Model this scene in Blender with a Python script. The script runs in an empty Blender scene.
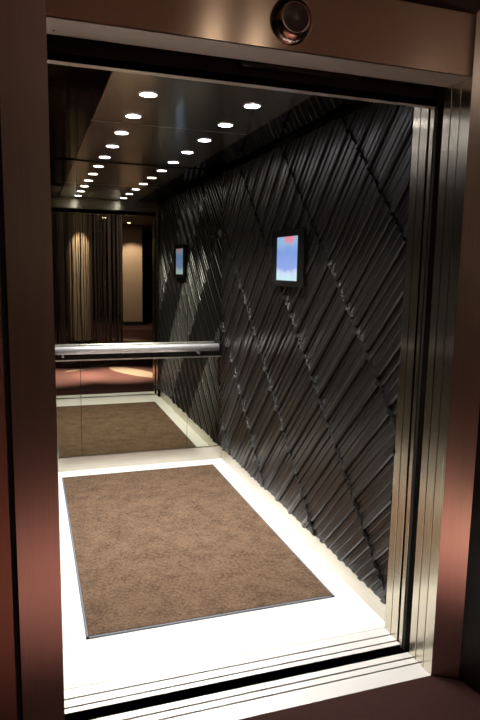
import bpy, bmesh, math, random
from mathutils import Vector, Matrix
random.seed(7)
S = bpy.context.scene
COL = S.collection

# ------------------------------------------------------------------ camera
def camera():
    cd = bpy.data.cameras.new('camera'); co = bpy.data.objects.new('camera', cd); COL.objects.link(co)
    cd.sensor_fit = 'HORIZONTAL'; cd.sensor_width = 36; cd.lens = 36 * 612.75 / 480
    cd.clip_start = .02; cd.clip_end = 80
    yaw, pit, rol = map(math.radians, (-18.922, -8.42, 1.042))
    F = Vector((-math.sin(yaw) * math.cos(pit), math.cos(yaw) * math.cos(pit), math.sin(pit)))
    R = Vector((math.cos(yaw), math.sin(yaw), 0)); U = R.cross(F)
    R2 = R * math.cos(rol) + U * math.sin(rol); U2 = -R * math.sin(rol) + U * math.cos(rol)
    m = Matrix((R2, U2, -F)).transposed().to_4x4(); m.translation = Vector((-.062, -1.816, 1.55))
    co.matrix_world = m
    S.camera = co
camera()

# ------------------------------------------------------------------ world, exposure
w = bpy.data.worlds.new('world'); S.world = w; w.use_nodes = True
w.node_tree.nodes['Background'].inputs[0].default_value = (.05, .035, .03, 1)
w.node_tree.nodes['Background'].inputs[1].default_value = .05
S.view_settings.view_transform = 'Standard'; S.view_settings.look = 'None'
S.view_settings.exposure = 0; S.view_settings.gamma = 1

# lobby lamps (ceiling spots of the lobby): x, y, aim, watts, cone, blend, colour
LOBBY_Z = 2.65
WARM = (1, .80, .66)
LOBBY_SPOTS = [
    ((.88, -1.50), (1.15, -1.34, 0), 6200, 35, 1, (1, .80, .70)),    # pools of light on the carpet before the lift
    ((1.12, -1.50), (.20, -1.30, 0), 6200, 35, 1, (1, .80, .70)),
    ((.9, -4.75), (.9, -5.15, 1.0), 420, 62, .5, (1, .84, .72)),              # washes the pillar behind the curtain
    ((2.35, -8.3), (2.7, -9.0, .8), 300, 75, .5, WARM),              # washes the far wall pier
    ((1.6, -7.0), (1.6, -7.0, 0), 300, 80, .8, (1, .74, .62)),       # carpet beyond the curtain
    ((2.7, -2.3), (.1, -3.5, 1.3), 230, 75, .8, (1, .80, .68)),       # added lamp, out of view, to brighten the curtain
]
# added unseen fill light: brightens the lobby ceiling from the right of the doorway
CEILING_FILL_W = 22
ld = bpy.data.lights.new('added_ceiling_fill', 'AREA'); ld.shape = 'RECTANGLE'; ld.size = .3; ld.size_y = 3; ld.energy = CEILING_FILL_W; ld.color = (1, .80, .66)
lo = bpy.data.objects.new('added_ceiling_fill', ld); COL.objects.link(lo); lo.location = (3.3, -2.4, 2.1); lo.rotation_euler = (math.pi, 0, 0)
CAB_SPOT_W = 58
CAB_CONE = 78
XW = 1.396; YM = 2.876; ZC = 2.304; YF = .334      # cab: right wall, mirror, ceiling, inner face of door wall

# ------------------------------------------------------------------ helpers
def mesh_obj(name, bm, mat, parent=None):
    bmesh.ops.recalc_face_normals(bm, faces=bm.faces)
    me = bpy.data.meshes.new(name); bm.to_mesh(me); bm.free()
    o = bpy.data.objects.new(name, me); COL.objects.link(o)
    if mat: me.materials.append(mat)
    if parent: o.parent = parent
    return o
def box(bm, x0, x1, y0, y1, z0, z1, bev=0):
    vs = [bm.verts.new((x, y, z)) for x in (x0, x1) for y in (y0, y1) for z in (z0, z1)]
    f = [(0, 1, 3, 2), (4, 6, 7, 5), (0, 4, 5, 1), (2, 3, 7, 6), (0, 2, 6, 4), (1, 5, 7, 3)]
    fs = [bm.faces.new([vs[i] for i in q]) for q in f]
    if bev:
        ed = list({e for q in fs for e in q.edges})
        bmesh.ops.recalc_face_normals(bm, faces=fs)
        bmesh.ops.bevel(bm, geom=ed, offset=bev, segments=2, affect='EDGES', profile=.5)
def prism(bm, pts, z0, z1):
    a = [bm.verts.new((x, y, z0)) for x, y in pts]; b = [bm.verts.new((x, y, z1)) for x, y in pts]
    n = len(pts); bm.faces.new(a[::-1]); bm.faces.new(b)
    for i in range(n): bm.faces.new((a[i], a[(i + 1) % n], b[(i + 1) % n], b[i]))
def prism_x(bm, pts, x0, x1):       # pts in (y, z)
    a = [bm.verts.new((x0, y, z)) for y, z in pts]; b = [bm.verts.new((x1, y, z)) for y, z in pts]
    n = len(pts); bm.faces.new(a[::-1]); bm.faces.new(b)
    for i in range(n): bm.faces.new((a[i], a[(i + 1) % n], b[(i + 1) % n], b[i]))
def lathe(bm, prof, M=Matrix(), n=40):   # prof: (r, z)
    rings = []
    for r, z in prof:
        if r < 1e-6: rings.append([bm.verts.new(M @ Vector((0, 0, z)))])
        else: rings.append([bm.verts.new(M @ Vector((r * math.cos(2 * math.pi * k / n), r * math.sin(2 * math.pi * k / n), z))) for k in range(n)])
    for a, b in zip(rings, rings[1:]):
        for k in range(n):
            q = []
            for v in ([a[k % len(a)], a[(k + 1) % len(a)]] + [b[(k + 1) % len(b)], b[k % len(b)]]):
                if v not in q: q.append(v)
            if len(q) > 2:
                try: bm.faces.new(q)
                except ValueError: pass
def smooth(o, ang=40):
    for p in o.data.polygons: p.use_smooth = True
    o.data.set_sharp_from_angle(angle=math.radians(ang)); return o
def empty(name, loc):
    o = bpy.data.objects.new(name, None); o.location = loc; o.empty_display_size = .05; COL.objects.link(o); return o
def tag(o, label, cat, group=None):
    o['label'] = label; o['category'] = cat
    if group: o['group'] = group
    return o
def struct(o, label=None):
    o['kind'] = 'structure'
    if label: o['label'] = label
    return o
def bx(name, mat, x0, x1, y0, y1, z0, z1, bev=0, parent=None):
    bm = bmesh.new(); box(bm, x0, x1, y0, y1, z0, z1, bev); return mesh_obj(name, bm, mat, parent)

# ------------------------------------------------------------------ materials
def mat(name):
    m = bpy.data.materials.new(name); m.use_nodes = True
    nt = m.node_tree; b = nt.nodes['Principled BSDF']
    return m, nt, b
def N(nt, t, **k):
    n = nt.nodes.new(t)
    for a, v in k.items():
        if a in n.inputs: n.inputs[a].default_value = v
        else: setattr(n, a, v)
    return n
def coords(nt, scale=(1, 1, 1)):
    g = N(nt, 'ShaderNodeNewGeometry'); mp = N(nt, 'ShaderNodeMapping'); mp.inputs['Scale'].default_value = scale
    nt.links.new(g.outputs['Position'], mp.inputs['Vector']); return mp.outputs[0]
def simple(name, c, rough=.5, metal=0, coat=0, spec=.5):
    m, nt, b = mat(name); b.inputs['Base Color'].default_value = (*c, 1); b.inputs['Roughness'].default_value = rough
    b.inputs['Metallic'].default_value = metal; b.inputs['Coat Weight'].default_value = coat
    b.inputs['Specular IOR Level'].default_value = spec
    return m
def brushed(name, c, rough, aniso, tangent, scale, var=.12):
    """steel with a fine grain; highlights stretch along `tangent`, grain lines run along the small axis of `scale`"""
    m, nt, b = mat(name); L = nt.links
    b.inputs['Metallic'].default_value = 1; b.inputs['Anisotropic'].default_value = aniso
    t = N(nt, 'ShaderNodeCombineXYZ'); t.inputs[0].default_value, t.inputs[1].default_value, t.inputs[2].default_value = tangent
    L.new(t.outputs[0], b.inputs['Tangent'])
    n = N(nt, 'ShaderNodeTexNoise', Scale=1.0, Detail=3.0); L.new(coords(nt, scale), n.inputs['Vector'])
    r = N(nt, 'ShaderNodeMapRange'); r.inputs['To Min'].default_value = rough - .03; r.inputs['To Max'].default_value = rough + .03
    L.new(n.outputs['Fac'], r.inputs['Value']); L.new(r.outputs[0], b.inputs['Roughness'])
    mx = N(nt, 'ShaderNodeMix', data_type='RGBA')
    mx.inputs['A'].default_value = (*[x * (1 - var) for x in c], 1); mx.inputs['B'].default_value = (*[min(1, x * (1 + var)) for x in c], 1)
    L.new(n.outputs['Fac'], mx.inputs['Factor']); L.new(mx.outputs['Result'], b.inputs['Base Color'])
    return m
def emis(name, c, s):
    m, nt, b = mat(name); b.inputs['Base Color'].default_value = (0, 0, 0, 1)
    b.inputs['Emission Color'].default_value = (*c, 1); b.inputs['Emission Strength'].default_value = s; return m

STEEL = (.63, .58, .47)
m_return = brushed('steel_grain_vertical_return', STEEL, .26, .88, (0, 1, 0), (3, 260, 2))
m_front = brushed('steel_grain_vertical_front', (.58, .49, .45), .33, .6, (.9, -.43, 0), (250, 250, 2))
m_fascia = brushed('steel_grain_horizontal', (.60, .46, .37), .21, .8, (0, 0, 1), (3, 3, 500))
m_soffit = brushed('steel_soffit', (.62, .57, .52), .5, .3, (0, 1, 0), (3, 200, 3))
b_ = m_soffit.node_tree.nodes['Principled BSDF'].inputs; b_['Metallic'].default_value = .7; b_['Coat Weight'].default_value = .4; b_['Coat Roughness'].default_value = .1
m_transom = brushed('steel_transom_inner', (.5, .47, .40), .28, .85, (0, 0, 1), (3, 3, 500))
m_sill = brushed('sill_aluminium', (.86, .84, .82), .5, .3, (0, 1, 0), (4, 420, 4))
m_sill.node_tree.nodes['Principled BSDF'].inputs['Metallic'].default_value = .3
m_base = brushed('satin_steel_skirting', (.72, .68, .60), .38, .3, (0, 0, 1), (3, 3, 300))
m_mirror, nt, b = mat('tinted_mirror'); b.inputs['Metallic'].default_value = 1; b.inputs['Roughness'].default_value = 0
b.inputs['Base Color'].default_value = (.45, .45, .37, 1)
m_black = simple('matte_black', (.008, .008, .008), .6)
m_gloss_black = simple('gloss_black', (.012, .011, .010), .12)
m_shaft = simple('shaft_concrete', (.03, .03, .03), .9)
m_seam = simple('dark_rubber_joint', (.02, .018, .016), .7)
m_copper = simple('copper_edge', (.30, .17, .11), .35, .8)
m_rail = simple('polished_rail_steel', (.88, .87, .88), .36, .75)
m_lamp = emis('lamp_lens', (1, .96, 1), 34)
m_lobby_lamp = emis('lobby_lamp_lens', (1, .85, .65), 50)

m_ceil, nt, b = mat('satin_bronze_ceiling_panel')
b.inputs['Metallic'].default_value = 1; b.inputs['Roughness'].default_value = .13
b.inputs['Base Color'].default_value = (.78, .72, .62, 1); b.inputs['Coat Weight'].default_value = .4; b.inputs['Coat Roughness'].default_value = .04
n = N(nt, 'ShaderNodeTexNoise', Scale=1.0, Detail=2.0); nt.links.new(coords(nt, (220, 3, 3)), n.inputs['Vector'])
r = N(nt, 'ShaderNodeMapRange'); r.inputs['To Min'].default_value = .18; r.inputs['To Max'].default_value = .24
nt.links.new(n.outputs['Fac'], r.inputs['Value']); nt.links.new(r.outputs[0], b.inputs['Roughness'])
m_ceil_side = simple('polished_black_ceiling_margin', (.07, .06, .055), .06, 1)

m_rib, nt, b = mat('charcoal_satin_ribs')
b.inputs['Roughness'].default_value = .29; b.inputs['Specular IOR Level'].default_value = .5
n = N(nt, 'ShaderNodeTexNoise', Scale=9.0, Detail=4.0); nt.links.new(coords(nt), n.inputs['Vector'])
mx = N(nt, 'ShaderNodeMix', data_type='RGBA'); mx.inputs['A'].default_value = (.012, .0115, .011, 1); mx.inputs['B'].default_value = (.022, .0205, .019, 1)
nt.links.new(n.outputs['Fac'], mx.inputs['Factor']); nt.links.new(mx.outputs['Result'], b.inputs['Base Color'])
b.inputs['Metallic'].default_value = .12

m_floor, nt, b = mat('white_polished_stone')
n = N(nt, 'ShaderNodeTexNoise', Scale=5.0, Detail=5.0); nt.links.new(coords(nt), n.inputs['Vector'])
mx = N(nt, 'ShaderNodeMix', data_type='RGBA'); mx.inputs['A'].default_value = (.80, .78, .74, 1); mx.inputs['B'].default_value = (.86, .85, .82, 1)
nt.links.new(n.outputs['Fac'], mx.inputs['Factor']); nt.links.new(mx.outputs['Result'], b.inputs['Base Color'])
b.inputs['Roughness'].default_value = .3

m_mat, nt, b = mat('brown_cut_pile')
L = nt.links
n1 = N(nt, 'ShaderNodeTexNoise', Scale=260.0, Detail=2.0); L.new(coords(nt), n1.inputs['Vector'])
n2 = N(nt, 'ShaderNodeTexNoise', Scale=9.0, Detail=5.0, Roughness=.65); L.new(coords(nt), n2.inputs['Vector'])
n3 = N(nt, 'ShaderNodeTexNoise', Scale=70.0, Detail=3.0); L.new(coords(nt), n3.inputs['Vector'])
a = N(nt, 'ShaderNodeMath', operation='MULTIPLY_ADD'); a.inputs[1].default_value = .5; L.new(n1.outputs['Fac'], a.inputs[0])
c_ = N(nt, 'ShaderNodeMath', operation='MULTIPLY_ADD'); c_.inputs[1].default_value = .5; c_.inputs[2].default_value = 0; L.new(n2.outputs['Fac'], c_.inputs[0])
L.new(c_.outputs[0], a.inputs[2])
d_ = N(nt, 'ShaderNodeMath', operation='MULTIPLY_ADD'); d_.inputs[1].default_value = .5; L.new(n3.outputs['Fac'], d_.inputs[0]); L.new(a.outputs[0], d_.inputs[2])
cr = N(nt, 'ShaderNodeValToRGB'); cr.color_ramp.elements[0].position = .58; cr.color_ramp.elements[0].color = (.060, .038, .024, 1)
cr.color_ramp.elements[1].position = .92; cr.color_ramp.elements[1].color = (.175, .112, .072, 1)
L.new(d_.outputs[0], cr.inputs[0]); L.new(cr.outputs[0], b.inputs['Base Color'])
b.inputs['Roughness'].default_value = .95; b.inputs['Specular IOR Level'].default_value = .1
bp = N(nt, 'ShaderNodeBump', Strength=.5, Distance=.004); L.new(n1.outputs['Fac'], bp.inputs['Height']); L.new(bp.outputs[0], b.inputs['Normal'])
m_mat_edge = simple('grey_rubber_edging', (.14, .15, .17), .6)

# lobby carpet: maroon ground with cream leaf shapes woven in
m_carpet, nt, b = mat('lobby_carpet'); L = nt.links
pos = N(nt, 'ShaderNodeNewGeometry')
n1 = N(nt, 'ShaderNodeTexNoise', Scale=180.0, Detail=2.0); L.new(pos.outputs['Position'], n1.inputs['Vector'])
mx = N(nt, 'ShaderNodeMix', data_type='RGBA'); mx.inputs['A'].default_value = (.030, .0125, .011, 1); mx.inputs['B'].default_value = (.058, .027, .024, 1)
L.new(n1.outputs['Fac'], mx.inputs['Factor'])
prev = mx.outputs['Result']
for (ex, ey, ang, ra, rb) in [(1.38, -1.52, 64, .62, .19), (.85, -2.15, -42, .62, .085), (-.6, -1.3, 60, .5, .16), (2.9, -2.3, 20, .5, .17), (.4, -3.0, 70, .5, .15), (-1.6, -2.6, 15, .5, .16), (2.0, -5.6, 40, .6, .2), (.1, -6.6, 80, .6, .18)]:
    sb = N(nt, 'ShaderNodeVectorMath', operation='SUBTRACT'); sb.inputs[1].default_value = (ex, ey, 0); L.new(pos.outputs['Position'], sb.inputs[0])
    ro = N(nt, 'ShaderNodeVectorRotate', rotation_type='Z_AXIS'); ro.inputs['Angle'].default_value = -math.radians(ang); L.new(sb.outputs[0], ro.inputs['Vector'])
    sc = N(nt, 'ShaderNodeVectorMath', operation='MULTIPLY'); sc.inputs[1].default_value = (1 / ra, 1 / rb, 0); L.new(ro.outputs[0], sc.inputs[0])
    ln = N(nt, 'ShaderNodeVectorMath', operation='LENGTH'); L.new(sc.outputs[0], ln.inputs[0])
    lt = N(nt, 'ShaderNodeMath', operation='LESS_THAN'); lt.inputs[1].default_value = 1; L.new(ln.outputs['Value'], lt.inputs[0])
    m2 = N(nt, 'ShaderNodeMix', data_type='RGBA'); m2.inputs['B'].default_value = (.125, .10, .072, 1)
    L.new(lt.outputs[0], m2.inputs['Factor']); L.new(prev, m2.inputs['A']); prev = m2.outputs['Result']
L.new(prev, b.inputs['Base Color']); b.inputs['Roughness'].default_value = .95; b.inputs['Specular IOR Level'].default_value = .1

m_plaster = simple('warm_plaster', (.42, .31, .22), .8)
m_lobby_ceiling = simple('lobby_ceiling_paint', (.40, .32, .26), .7)
m_dark_wall = simple('dark_lobby_wall', (.035, .024, .02), .6)
m_lift_wall = simple('red_brown_lobby_panel', (.42, .24, .19), .38, .7)
m_stone, nt, b = mat('ribbed_travertine')
n = N(nt, 'ShaderNodeTexNoise', Scale=1.0, Detail=4.0); nt.links.new(coords(nt, (30, 30, 3)), n.inputs['Vector'])
mx = N(nt, 'ShaderNodeMix', data_type='RGBA'); mx.inputs['A'].default_value = (.22, .16, .10, 1); mx.inputs['B'].default_value = (.55, .42, .29, 1)
nt.links.new(n.outputs['Fac'], mx.inputs['Factor']); nt.links.new(mx.outputs['Result'], b.inputs['Base Color']); b.inputs['Roughness'].default_value = .6
m_string = simple('dark_brown_cord', (.075, .055, .047), .6)

# display: a picture of a pale blue sky over a white ground with a red mark at its top
m_screen, nt, b = mat('lit_display'); L = nt.links
g = N(nt, 'ShaderNodeTexCoord'); sp = N(nt, 'ShaderNodeSeparateXYZ'); L.new(g.outputs['Generated'], sp.inputs[0])
n = N(nt, 'ShaderNodeTexNoise', Scale=6.0, Detail=4.0); L.new(g.outputs['Generated'], n.inputs['Vector'])
ad = N(nt, 'ShaderNodeMath', operation='MULTIPLY_ADD'); ad.inputs[1].default_value = .28; L.new(n.outputs['Fac'], ad.inputs[0]); L.new(sp.outputs['Z'], ad.inputs[2])
cr = N(nt, 'ShaderNodeValToRGB'); e = cr.color_ramp.elements
e[0].position = .24; e[0].color = (.62, .85, .95, 1); e[1].position = .42; e[1].color = (.30, .42, .85, 1)
x = e.new(.33); x.color = (.62, .72, .95, 1); x = e.new(.8); x.color = (.22, .36, .78, 1); x = e.new(1.0); x.color = (.30, .50, .78, 1)
L.new(ad.outputs[0], cr.inputs[0])
sb = N(nt, 'ShaderNodeVectorMath', operation='SUBTRACT'); sb.inputs[1].default_value = (.5, .42, 1.0); L.new(g.outputs['Generated'], sb.inputs[0])
sc = N(nt, 'ShaderNodeVectorMath', operation='MULTIPLY'); sc.inputs[1].default_value = (0, 3.2, 5); L.new(sb.outputs[0], sc.inputs[0])
ln = N(nt, 'ShaderNodeVectorMath', operation='LENGTH'); L.new(sc.outputs[0], ln.inputs[0])
mr = N(nt, 'ShaderNodeMapRange'); mr.inputs['From Min'].default_value = .5; mr.inputs['From Max'].default_value = 1.1; mr.inputs['To Min'].default_value = 1; mr.inputs['To Max'].default_value = 0
L.new(ln.outputs['Value'], mr.inputs['Value'])
m2 = N(nt, 'ShaderNodeMix', data_type='RGBA'); m2.inputs['B'].default_value = (.80, .28, .38, 1)
L.new(mr.outputs[0], m2.inputs['Factor']); L.new(cr.outputs[0], m2.inputs['A'])
b.inputs['Base Color'].default_value = (.01, .01, .01, 1); b.inputs['Roughness'].default_value = .2
L.new(m2.outputs['Result'], b.inputs['Emission Color']); b.inputs['Emission Strength'].default_value = .95

# ------------------------------------------------------------------ setting: the lift cab
struct(bx('floor', m_floor, 0, XW, YF + .003, YM + .02, -.06, 0))

def ribbed_wall(name, xface, side, y0, y1, z0, z1):
    """strips of ribs laid at 45 degrees; each strip is 0.54 m long and its neighbour starts with a shift"""
    root = bx(name, m_gloss_black, *sorted((xface + side * .009, xface + side * .09)), 0.16, YM + .02, -.06, ZC + .05)
    struct(root)
    rt = math.sqrt(.5); W = .76 * rt
    per = .148
    # a, b: extent along the strip; h: relief; ch: lower chamfer; uw, ud: width and drop of the upper bevel
    bold = [(.000, .048, .019, .006, .034, .014), (.048, .073, .004, .002, .003, .002), (.073, .098, .007, .003, .004, .003), (.098, .123, .003, .002, .003, .002), (.123, .148, .006, .002, .003, .003)]
    fine = [(.000, .030, .014, .006, .005, .005), (.030, .053, .004, .003, .003, .002), (.053, .077, .007, .003, .003, .003), (.077, .101, .003, .002, .003, .002), (.101, .125, .009, .004, .004, .004), (.125, .148, .002, .002, .002, .001)]
    k0 = -5
    for k in range(k0, 8):
        # boundary lines y = c + z ;  c = .22 + .76 k ; the strip lies between c and c + .76 ; ribs run towards -y +z
        c = .20 + .765 * k
        bm = bmesh.new()
        shift = random.uniform(0, per) if k % 2 else random.uniform(0, per * .5)
        n0, n1 = -16, 34
        for i in range(n0, n1):
            for a, b_, h, ch, uw, ud in (bold if k % 2 else fine):
                sa, sb_ = i * per + a + shift, i * per + b_ + shift
                t1 = random.uniform(-.004, .004)
                # local frame: s along (y+,z+), t along (y-,z+) ; start on the lower line (c+.765), end on the line c
                prof = [(sa, -.008), (sa, h - ch), (sa + ch, h), (sb_ - uw, h), (sb_ - .0015, h - ud), (sb_ - .0015, -.008)]
                ends = []
                for t, up in ((-W / 2, .0), (W / 2 + t1, .011)):
                    ring = []
                    for s, hh in prof:
                        cy = c + .765 / 2; # centre line y at z=0
                        y = cy + s * rt - t * rt; z = s * rt + t * rt
                        d = hh + (up if hh > 0 else 0)
                        ring.append(bm.verts.new((xface - side * d, y, z)))
                    ends.append(ring)
                A, B = ends; m = len(A)
                bm.faces.new(A); bm.faces.new(B[::-1])
                for q in range(m): bm.faces.new((A[q], B[q], B[(q + 1) % m], A[(q + 1) % m]))
        for co, no in (((0, y0, 0), (0, -1, 0)), ((0, y1, 0), (0, 1, 0)), ((0, 0, z0), (0, 0, -1)), ((0, 0, z1), (0, 0, 1))):
            ge = bm.verts[:] + bm.edges[:] + bm.faces[:]
            bmesh.ops.bisect_plane(bm, geom=ge, plane_co=co, plane_no=no, clear_outer=True)
            be = [e for e in bm.edges if e.is_boundary]
            bmesh.ops.holes_fill(bm, edges=be, sides=0)
        if len(bm.faces) < 3: bm.free(); continue
        mesh_obj('ribbed_panel', bm, m_rib, root)
    return root
ribbed_wall('wall_right', XW - .004, 1, YF + .004, YM - .004, .104, 2.28)
ribbed_wall('wall_left', -.026, -1, YF + .004, YM - .004, .104, 2.28)

# skirting of satin steel round the cab
struct(bx('baseboard_right', m_base, XW, XW + .01, YF + .004, YM - .012, 0, .112))
struct(bx('baseboard_left', m_base, -.04, -.03, YF + .004, YM - .012, 0, .112))
struct(bx('baseboard_back', m_base, -.03, XW, YM - .012, YM + .01, 0, .106, .001))
struct(bx('wall_back', m_black, -.1, XW + .1, YM + .012, YM + .10, -.06, ZC + .05))
for i, (a, b_, lab) in enumerate([(-.03, .2765, 'narrow tinted mirror panel at the left end of the back wall'),
                                  (.2795, 1.1025, 'wide middle tinted mirror panel behind the handrail on the back wall'),
                                  (1.1055, 1.386, 'narrow tinted mirror panel at the right end of the back wall beside ribbed wall')]):
    tag(bx('mirror_panel', m_mirror, a, b_, YM, YM + .008, .108, ZC - .006), lab, 'mirror')
struct(bx('trim_1', m_copper, 1.387, XW + .004, YM - .006, YM + .01, .108, ZC - .004))

# ceiling: satin metal field with lamps between polished dark margins
c0 = struct(bx('ceiling', m_black, -.1, XW + .1, .16, YM + .1, ZC + .012, ZC + .06))
for a, b_ in ((YF, 1.598), (1.602, YM - .004)):
    bx('centre_panel', m_ceil, .268, 1.130, a, b_, ZC, ZC + .011, parent=c0)
bx('joint_strip', m_rail, .268, 1.130, 1.5985, 1.6015, ZC - .0005, ZC + .011, parent=c0)
for a, b_ in ((-.034, .265), (1.133, XW + .004)):
    bx('margin_panel', m_ceil_side, a, b_, YF, YM - .004, ZC + .002, ZC + .011, parent=c0)

# ------------------------------------------------------------------ door wall: car frame, landing frame, sills
def struct_boxes(name, mat_, lst, bev=.0015, parent=None):
    bm = bmesh.new()
    for q in lst: box(bm, *q, bev)
    o = mesh_obj(name, bm, mat_, parent); return o if parent else struct(o)
# car jambs: stepped strips parted by dark joints
for side in (1, -1):
    f = (lambda a, b_: (a, b_)) if side == 1 else (lambda a, b_: (1.37 - b_, 1.37 - a))
    nm = 'trim_2' if side == 1 else 'trim_3'
    struct_boxes(nm, m_return, [(*f(1.370, 1.47), .2885, YF, -.02, 2.30), (*f(1.370, 1.47), .238, .2845, -.02, 2.30), (*f(1.374, 1.47), .207, .230, -.02, 2.30)])
    struct_boxes('trim_4' if side == 1 else 'trim_5', m_seam, [(*f(1.378, 1.46), .1925, .300, -.02, 2.30)], 0)
    nm = 'trim_6' if side == 1 else 'trim_7'
    struct_boxes(nm, m_return, [(*f(1.370, 1.47), .1065, .148, -.02, 2.36), (*f(1.370, 1.47), .0555, .1025, -.02, 2.36)])
    struct_boxes('trim_8' if side == 1 else 'trim_9', m_seam, [(*f(1.376, 1.46), .03, .14, -.02, 2.36)], 0)
    struct_boxes('trim_10' if side == 1 else 'trim_11', m_shaft, [(*f(1.47, 1.50), .02, .33, -.2, 2.5)], 0)
# splayed front casing of the landing frame
def casing(name, pts, h=2.66):
    bm = bmesh.new(); prism(bm, pts, 0, h); o = mesh_obj(name, bm, m_front)
    o.data.materials.append(m_return)
    for p in o.data.polygons:
        if abs(p.normal.x) > .99 and p.center.y > 0: p.material_index = 1
    return struct(o)
casing('trim_12', [(1.370, 0.0), (1.370, .0515), (1.50, .0515), (1.50, -.0665)])
bm = bmesh.new(); prism(bm, [(1.462, -.0475), (1.5005, -.0665), (1.56, -.18), (1.485, -.18)], 0, 2.66)
struct(mesh_obj('trim_24', bm, simple('dark_lacquer_return', (.012, .007, .006), .4, spec=.15)))
casing('trim_13', [(0, 0), (0, .0515), (-.122, .0515), (-.122, 0)])
# header: landing lintel fascia with a flat soffit
def xprism(name, mat_, pts, x0, x1):
    bm = bmesh.new(); prism_x(bm, pts, x0, x1); return struct(mesh_obj(name, bm, mat_))
o = xprism('trim_14', m_fascia, [(0, 2.206), (.1, 2.214), (.1, 2.40), (0, 2.40)], .001, 1.369)
o = xprism('trim_15', m_soffit, [(.002, 2.203), (.144, 2.209), (.144, 2.235), (.002, 2.225)], .001, 1.369)
xprism('trim_16', m_gloss_black, [(0, 2.402), (.05, 2.402), (.05, 2.66), (-.17, 2.66), (-.17, 2.50)], .001, 1.369)
# car transom with lip, inner face seen in the mirror
xprism('trim_17', m_soffit, [(.190, 2.152), (.222, 2.152), (.222, 2.180), (.190, 2.176)], 0, 1.37)
xprism('trim_23', m_black, [(.194, 2.1775), (.222, 2.1815), (.222, 2.30), (.194, 2.30)], 0, 1.37)
struct(bx('trim_18', m_transom, 0, 1.37, .224, YF, 2.192, ZC - .002, .001))
# dark door gear between the two headers
g_ = bx('door_gear', m_gloss_black, .0, 1.37, .150, .186, 2.235, 2.30)
bx('track', m_gloss_black, .60, 1.02, .150, .184, 2.196, 2.212, .001, g_)
bx('track', m_gloss_black, 1.05, 1.30, .150, .184, 2.206, 2.216, .001, g_)
tag(g_, 'dark door gear with thin steel tracks in the gap above the lift doorway', 'door gear')
struct(bx('wall_shaft', m_shaft, -.3, 1.7, .12, .22, 2.37, 2.75))
# sills
struct_boxes('trim_19', m_sill, [(0, 1.37, .2860, .3355, -.05, .0), (0, 1.37, .2400, .2790, -.05, .0), (0, 1.37, .2085, .2330, -.05, .0)], .001)
struct_boxes('trim_20', m_sill, [(0, 1.37, .0, .0785, -.05, .0), (0, 1.37, .0850, .1150, -.05, .0), (0, 1.37, .1220, .1540, -.05, .0)], .001)
struct_boxes('trim_21', m_seam, [(0, 1.37, .212, .332, -.05, -.03), (0, 1.37, .004, .150, -.05, -.03)], 0)
struct(bx('trim_22', m_shaft, -.1, 1.5, -.0, .34, -.5, -.3))

# ------------------------------------------------------------------ setting: the lobby
struct(bx('floor_lobby', m_carpet, -6, 7, -13, 0, -.06, -.002))
struct(bx('ceiling_lobby', m_lobby_ceiling, -6, 7, -13, .05, LOBBY_Z + .012, LOBBY_Z + .1))
struct(bx('wall_lobby_left', m_lift_wall, -6, -.139, -.004, .05, 0, LOBBY_Z + .01))
struct(bx('wall_lobby_right', m_dark_wall, 1.56, 7, -.16, .05, 0, LOBBY_Z + .01))
struct(bx('wall_rear', m_dark_wall, -6, 7, -13.1, -13, -.06, LOBBY_Z + .1))
struct(bx('wall_side_left', m_dark_wall, -6.1, -6, -13, .05, -.06, LOBBY_Z + .1))
struct(bx('wall_side_right', m_dark_wall, 7, 7.1, -13, .05, -.06, LOBBY_Z + .1))

# ------------------------------------------------------------------ things in the cab
# floor mat
mt = bx('floor_mat', m_mat, .127, 1.269, .640, 2.703, .0, .010, .003)
tag(mt, 'large brown cut-pile mat with grey edging on the white lift floor', 'mat')
bm = bmesh.new()
for q in ((.118, 1.278, .630, .641), (.118, 1.278, 2.702, 2.712), (.118, .128, .630, 2.712), (1.268, 1.278, .630, 2.712)): box(bm, *q, 0, .0065)
mesh_obj('edging', bm, m_mat_edge, mt)['label'] = 'thin grey rubber edging round the mat'

# handrail
hr = empty('handrail', (.7, YM, .93)); tag(hr, 'horizontal polished steel handrail with a black back plate across the mirror', 'handrail')
def rel(o, root): o.matrix_parent_inverse = Matrix.Translation(-root.location); return o
bm = bmesh.new()
M = Matrix.Translation((.03, YM - .072, .937)) @ Matrix.Rotation(math.pi / 2, 4, 'Y') @ Matrix.Diagonal((1, .75, 1, 1))
lathe(bm, [(0, 0), (.027, 0), (.030, .004), (.030, 1.306), (.027, 1.31), (0, 1.31)], M, 32)
rel(smooth(mesh_obj('bar', bm, m_rail, hr)), hr)
rel(bx('back_plate', m_gloss_black, -.02, 1.372, YM - .030, YM - .002, .862, .955, .001, hr), hr)
rel(bx('lower_trim', m_base, -.02, 1.372, YM - .034, YM - .002, .852, .862, .0005, hr), hr)['label'] = 'thin bright strip under the black plate'
for x_ in (.15, 1.18):
    bm = bmesh.new(); M = Matrix.Translation((x_, YM - .075, .915)) @ Matrix.Rotation(-math.pi / 2, 4, 'X')
    lathe(bm, [(0, 0), (.009, 0), (.009, .05), (0, .05)], Matrix.Translation((0, 0, -.022)) @ M, 16)
    rel(smooth(mesh_obj('bracket', bm, m_rail, hr)), hr)

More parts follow.
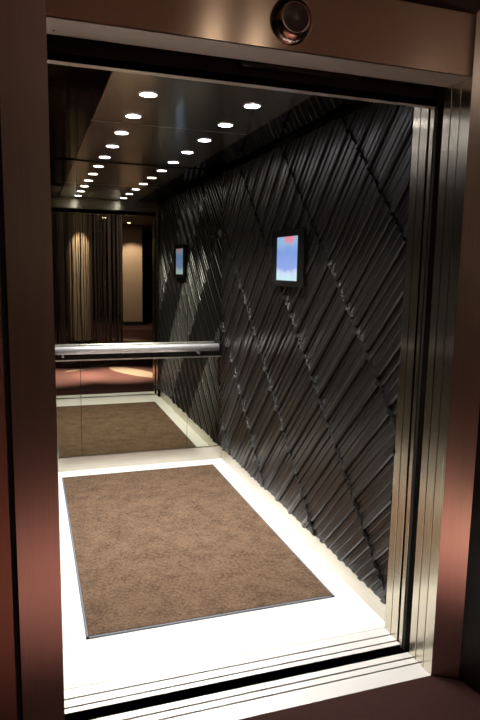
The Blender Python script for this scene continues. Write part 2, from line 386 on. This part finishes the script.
# display on the ribbed wall
sc_ = empty('wall_display', (XW - .02, 1.56, 1.615)); tag(sc_, 'small black-framed display showing a pale blue picture on the ribbed wall', 'display')
bm = bmesh.new()
x0, x1 = 1.353, 1.361
Y0, Y1, Z0, Z1 = 1.275, 1.748, 1.455, 1.780; y0, y1, z0, z1 = 1.360, 1.670, 1.490, 1.742
for q in ((x0, x1, Y0, y0, Z0, Z1), (x0, x1, y1, Y1, Z0, Z1), (x0, x1, y0, y1, Z0, z0), (x0, x1, y0, y1, z1, Z1)): box(bm, *q, .0)
rel(mesh_obj('frame', bm, m_gloss_black, sc_), sc_)
rel(bx('back_box', m_black, 1.3615, XW + .003, Y0 + .01, Y1 - .01, Z0 + .01, Z1 - .01, 0, sc_), sc_)
rel(bx('screen', m_screen, 1.357, 1.3612, y0, y1, z0, z1, 0, sc_), sc_)

# downlights: ring, lens and the lamp itself
def make_downlight(name, z, r, lens_mat):
    root = empty(name, (0, 0, z))
    bm = bmesh.new(); lathe(bm, [(r, 0), (r, -.003), (r + .006, -.003), (r + .008, 0)], n=32)
    smooth(mesh_obj('ring', bm, m_rail, root))
    bm = bmesh.new(); lathe(bm, [(0, -.002), (r - .0005, -.002), (r - .0005, -.0005)], n=32)
    mesh_obj('lens', bm, lens_mat, root)
    return root
def add_spot(root, watts, cone, blend, colour, aim=None, rad=.03):
    ld = bpy.data.lights.new('lamp', 'SPOT'); ld.energy = watts; ld.spot_size = math.radians(cone); ld.spot_blend = blend
    ld.color = colour; ld.shadow_soft_size = rad
    lo = bpy.data.objects.new('lamp', ld); COL.objects.link(lo); lo.parent = root; lo.location = (0, 0, -.012)
    if aim is not None:
        d = Vector(aim) - root.location; lo.rotation_euler = d.to_track_quat('-Z', 'Y').to_euler()
    return lo
def copy_tree(o):
    c = o.copy(); COL.objects.link(c)
    for ch in o.children:
        d = ch.copy(); COL.objects.link(d); d.parent = c
    return c
proto = make_downlight('downlight', ZC - .0005, .036, m_lamp)
add_spot(proto, CAB_SPOT_W, CAB_CONE, .55, (1, .965, .92))
rows = ['door', 'second from the door', 'third from the door', 'third from the mirror', 'second from the mirror', 'mirror']
words = ['nearest the doorway', 'second from the doorway', 'third from the doorway', 'fourth from the doorway', 'second from the mirror', 'closest to the mirror wall']
first = True
for side, x_ in (('left', .456), ('right', .942)):
    for k in range(6):
        o = proto if first else copy_tree(proto); first = False
        o.location = (x_, .588 + .416 * k, ZC - .0005)
        tag(o, 'round recessed lamp in the %s ceiling row, %s' % (side, words[k]), 'light', 'recessed lamps in the lift ceiling')

# hall lantern on the fascia
hl = empty('hall_lantern', (.703, 0, 2.288)); tag(hl, 'round domed metal hall lantern with a dark lens on the copper-toned fascia', 'indicator light')
M = Matrix.Rotation(math.pi / 2, 4, 'X')
bm = bmesh.new(); lathe(bm, [(.067, 0), (.066, .008), (.060, .020), (.050, .030), (.044, .034), (.041, .034), (.039, .028)], M, 48)
smooth(mesh_obj('bezel', bm, simple('dark_chrome', (.45, .34, .30), .24, 1), hl), 60)
bm = bmesh.new(); lathe(bm, [(.0392, .028), (.030, .022), (.015, .018), (0, .017)], M, 48)
smooth(mesh_obj('lens', bm, simple('smoked_lens', (.09, .07, .065), .3), hl), 60)
bm = bmesh.new(); lathe(bm, [(0, 0), (.004, 0), (.003, -.0015), (0, -.002)], n=12)
o = mesh_obj('screw', bm, m_black); o.location = (.022, .09, 2.2018); tag(o, 'tiny dark screw in the steel soffit at its left end', 'screw')

# ------------------------------------------------------------------ things in the lobby, seen in the mirror
cu = empty('string_curtain', (.3, -3.5, 0)); tag(cu, 'dark brown string curtain hanging in the lobby, seen in the mirror', 'curtain')
bm = bmesh.new(); x_ = -1.2
while x_ < 1.5:
    wd = random.choice((.004, .006, .006, .009, .016, .03)); yy = -3.5 + random.uniform(-.035, .035)
    zb = random.uniform(.0, .12); ph = random.uniform(0, 6.28); am = random.uniform(0, .006)
    zs = [LOBBY_Z - .03 - (LOBBY_Z - .03 - zb) * i / 8 for i in range(9)]
    ring = []
    for i, z in enumerate(zs):
        dx = am * math.sin(ph + i * 1.1)
        ring.append([bm.verts.new((x_ + dx - wd / 2, yy - .002, z)), bm.verts.new((x_ + dx + wd / 2, yy - .002, z)), bm.verts.new((x_ + dx + wd / 2, yy + .002, z)), bm.verts.new((x_ + dx - wd / 2, yy + .002, z))])
    for a, b_ in zip(ring, ring[1:]):
        for q in range(4): bm.faces.new((a[q], a[(q + 1) % 4], b_[(q + 1) % 4], b_[q]))
    bm.faces.new(ring[0]); bm.faces.new(ring[-1][::-1])
    x_ += wd * .7 + random.choice((.004, .006, .010, .018))
rel(mesh_obj('strings', bm, m_string, cu), cu)
rel(bx('curtain_track', m_black, -1.25, 1.52, -3.55, -3.45, LOBBY_Z - .03, LOBBY_Z + .011, .002, cu), cu)

pl = empty('pillar', (.90, -5.4, 0)); tag(pl, 'lit beige stone pillar standing behind the string curtain, seen in the mirror', 'pillar')
bm = bmesh.new(); n = 28
pts = []
for k in range(n):
    a = 2 * math.pi * k / n; rr = .25 + (.006 if k % 2 else 0); pts.append((.90 + rr * math.cos(a), -5.4 + rr * math.sin(a)))
prism(bm, pts, 0.06, LOBBY_Z + .011); rel(mesh_obj('shaft', bm, m_stone, pl), pl)
bm = bmesh.new(); lathe(bm, [(0, 0), (.27, 0), (.27, .055), (.262, .062), (0, .062)], Matrix.Translation((.90, -5.4, -.002)), 32)
rel(smooth(mesh_obj('plinth', bm, m_gloss_black, pl)), pl)
pr = empty('wall_pier', (2.6, -9.2, 0)); tag(pr, 'pale beige wall pier beyond the curtain, lit from above, seen in the mirror', 'pier')
rel(bx('pier_body', m_plaster, 2.28, 2.80, -9.4, -9.0, .10, LOBBY_Z + .011, .004, pr), pr)
rel(bx('plinth', m_black, 2.275, 2.805, -9.405, -8.995, -.002, .10, .002, pr), pr)

lab = ['round lobby ceiling lamp just outside the lift doorway, left of a close pair', 'round lobby ceiling lamp just outside the lift doorway, right of a close pair',
       'round lobby ceiling lamp in front of the beige pillar', 'round lobby ceiling lamp by the far beige pier', 'round lobby ceiling lamp between pillar and far pier', 'added unseen lobby ceiling lamp brightening the front of the string curtain']
lp = make_downlight('lobby_downlight', LOBBY_Z, .045, m_lobby_lamp)
for i, ((x_, y_), aim, wt, cone, blend, colr) in enumerate(LOBBY_SPOTS):
    o = lp if i == 0 else copy_tree(lp)
    if i == 0: kids = None
    o.location = (x_, y_, LOBBY_Z + .011)
    tag(o, lab[i], 'light', 'lamps in the lobby ceiling')
objs = [o for o in COL.objects if o.name.startswith('lobby_downlight')]
for o, (xy, aim, wt, cone, blend, colr) in zip(objs, LOBBY_SPOTS):
    add_spot(o, wt, cone, blend, colr, aim, .045)
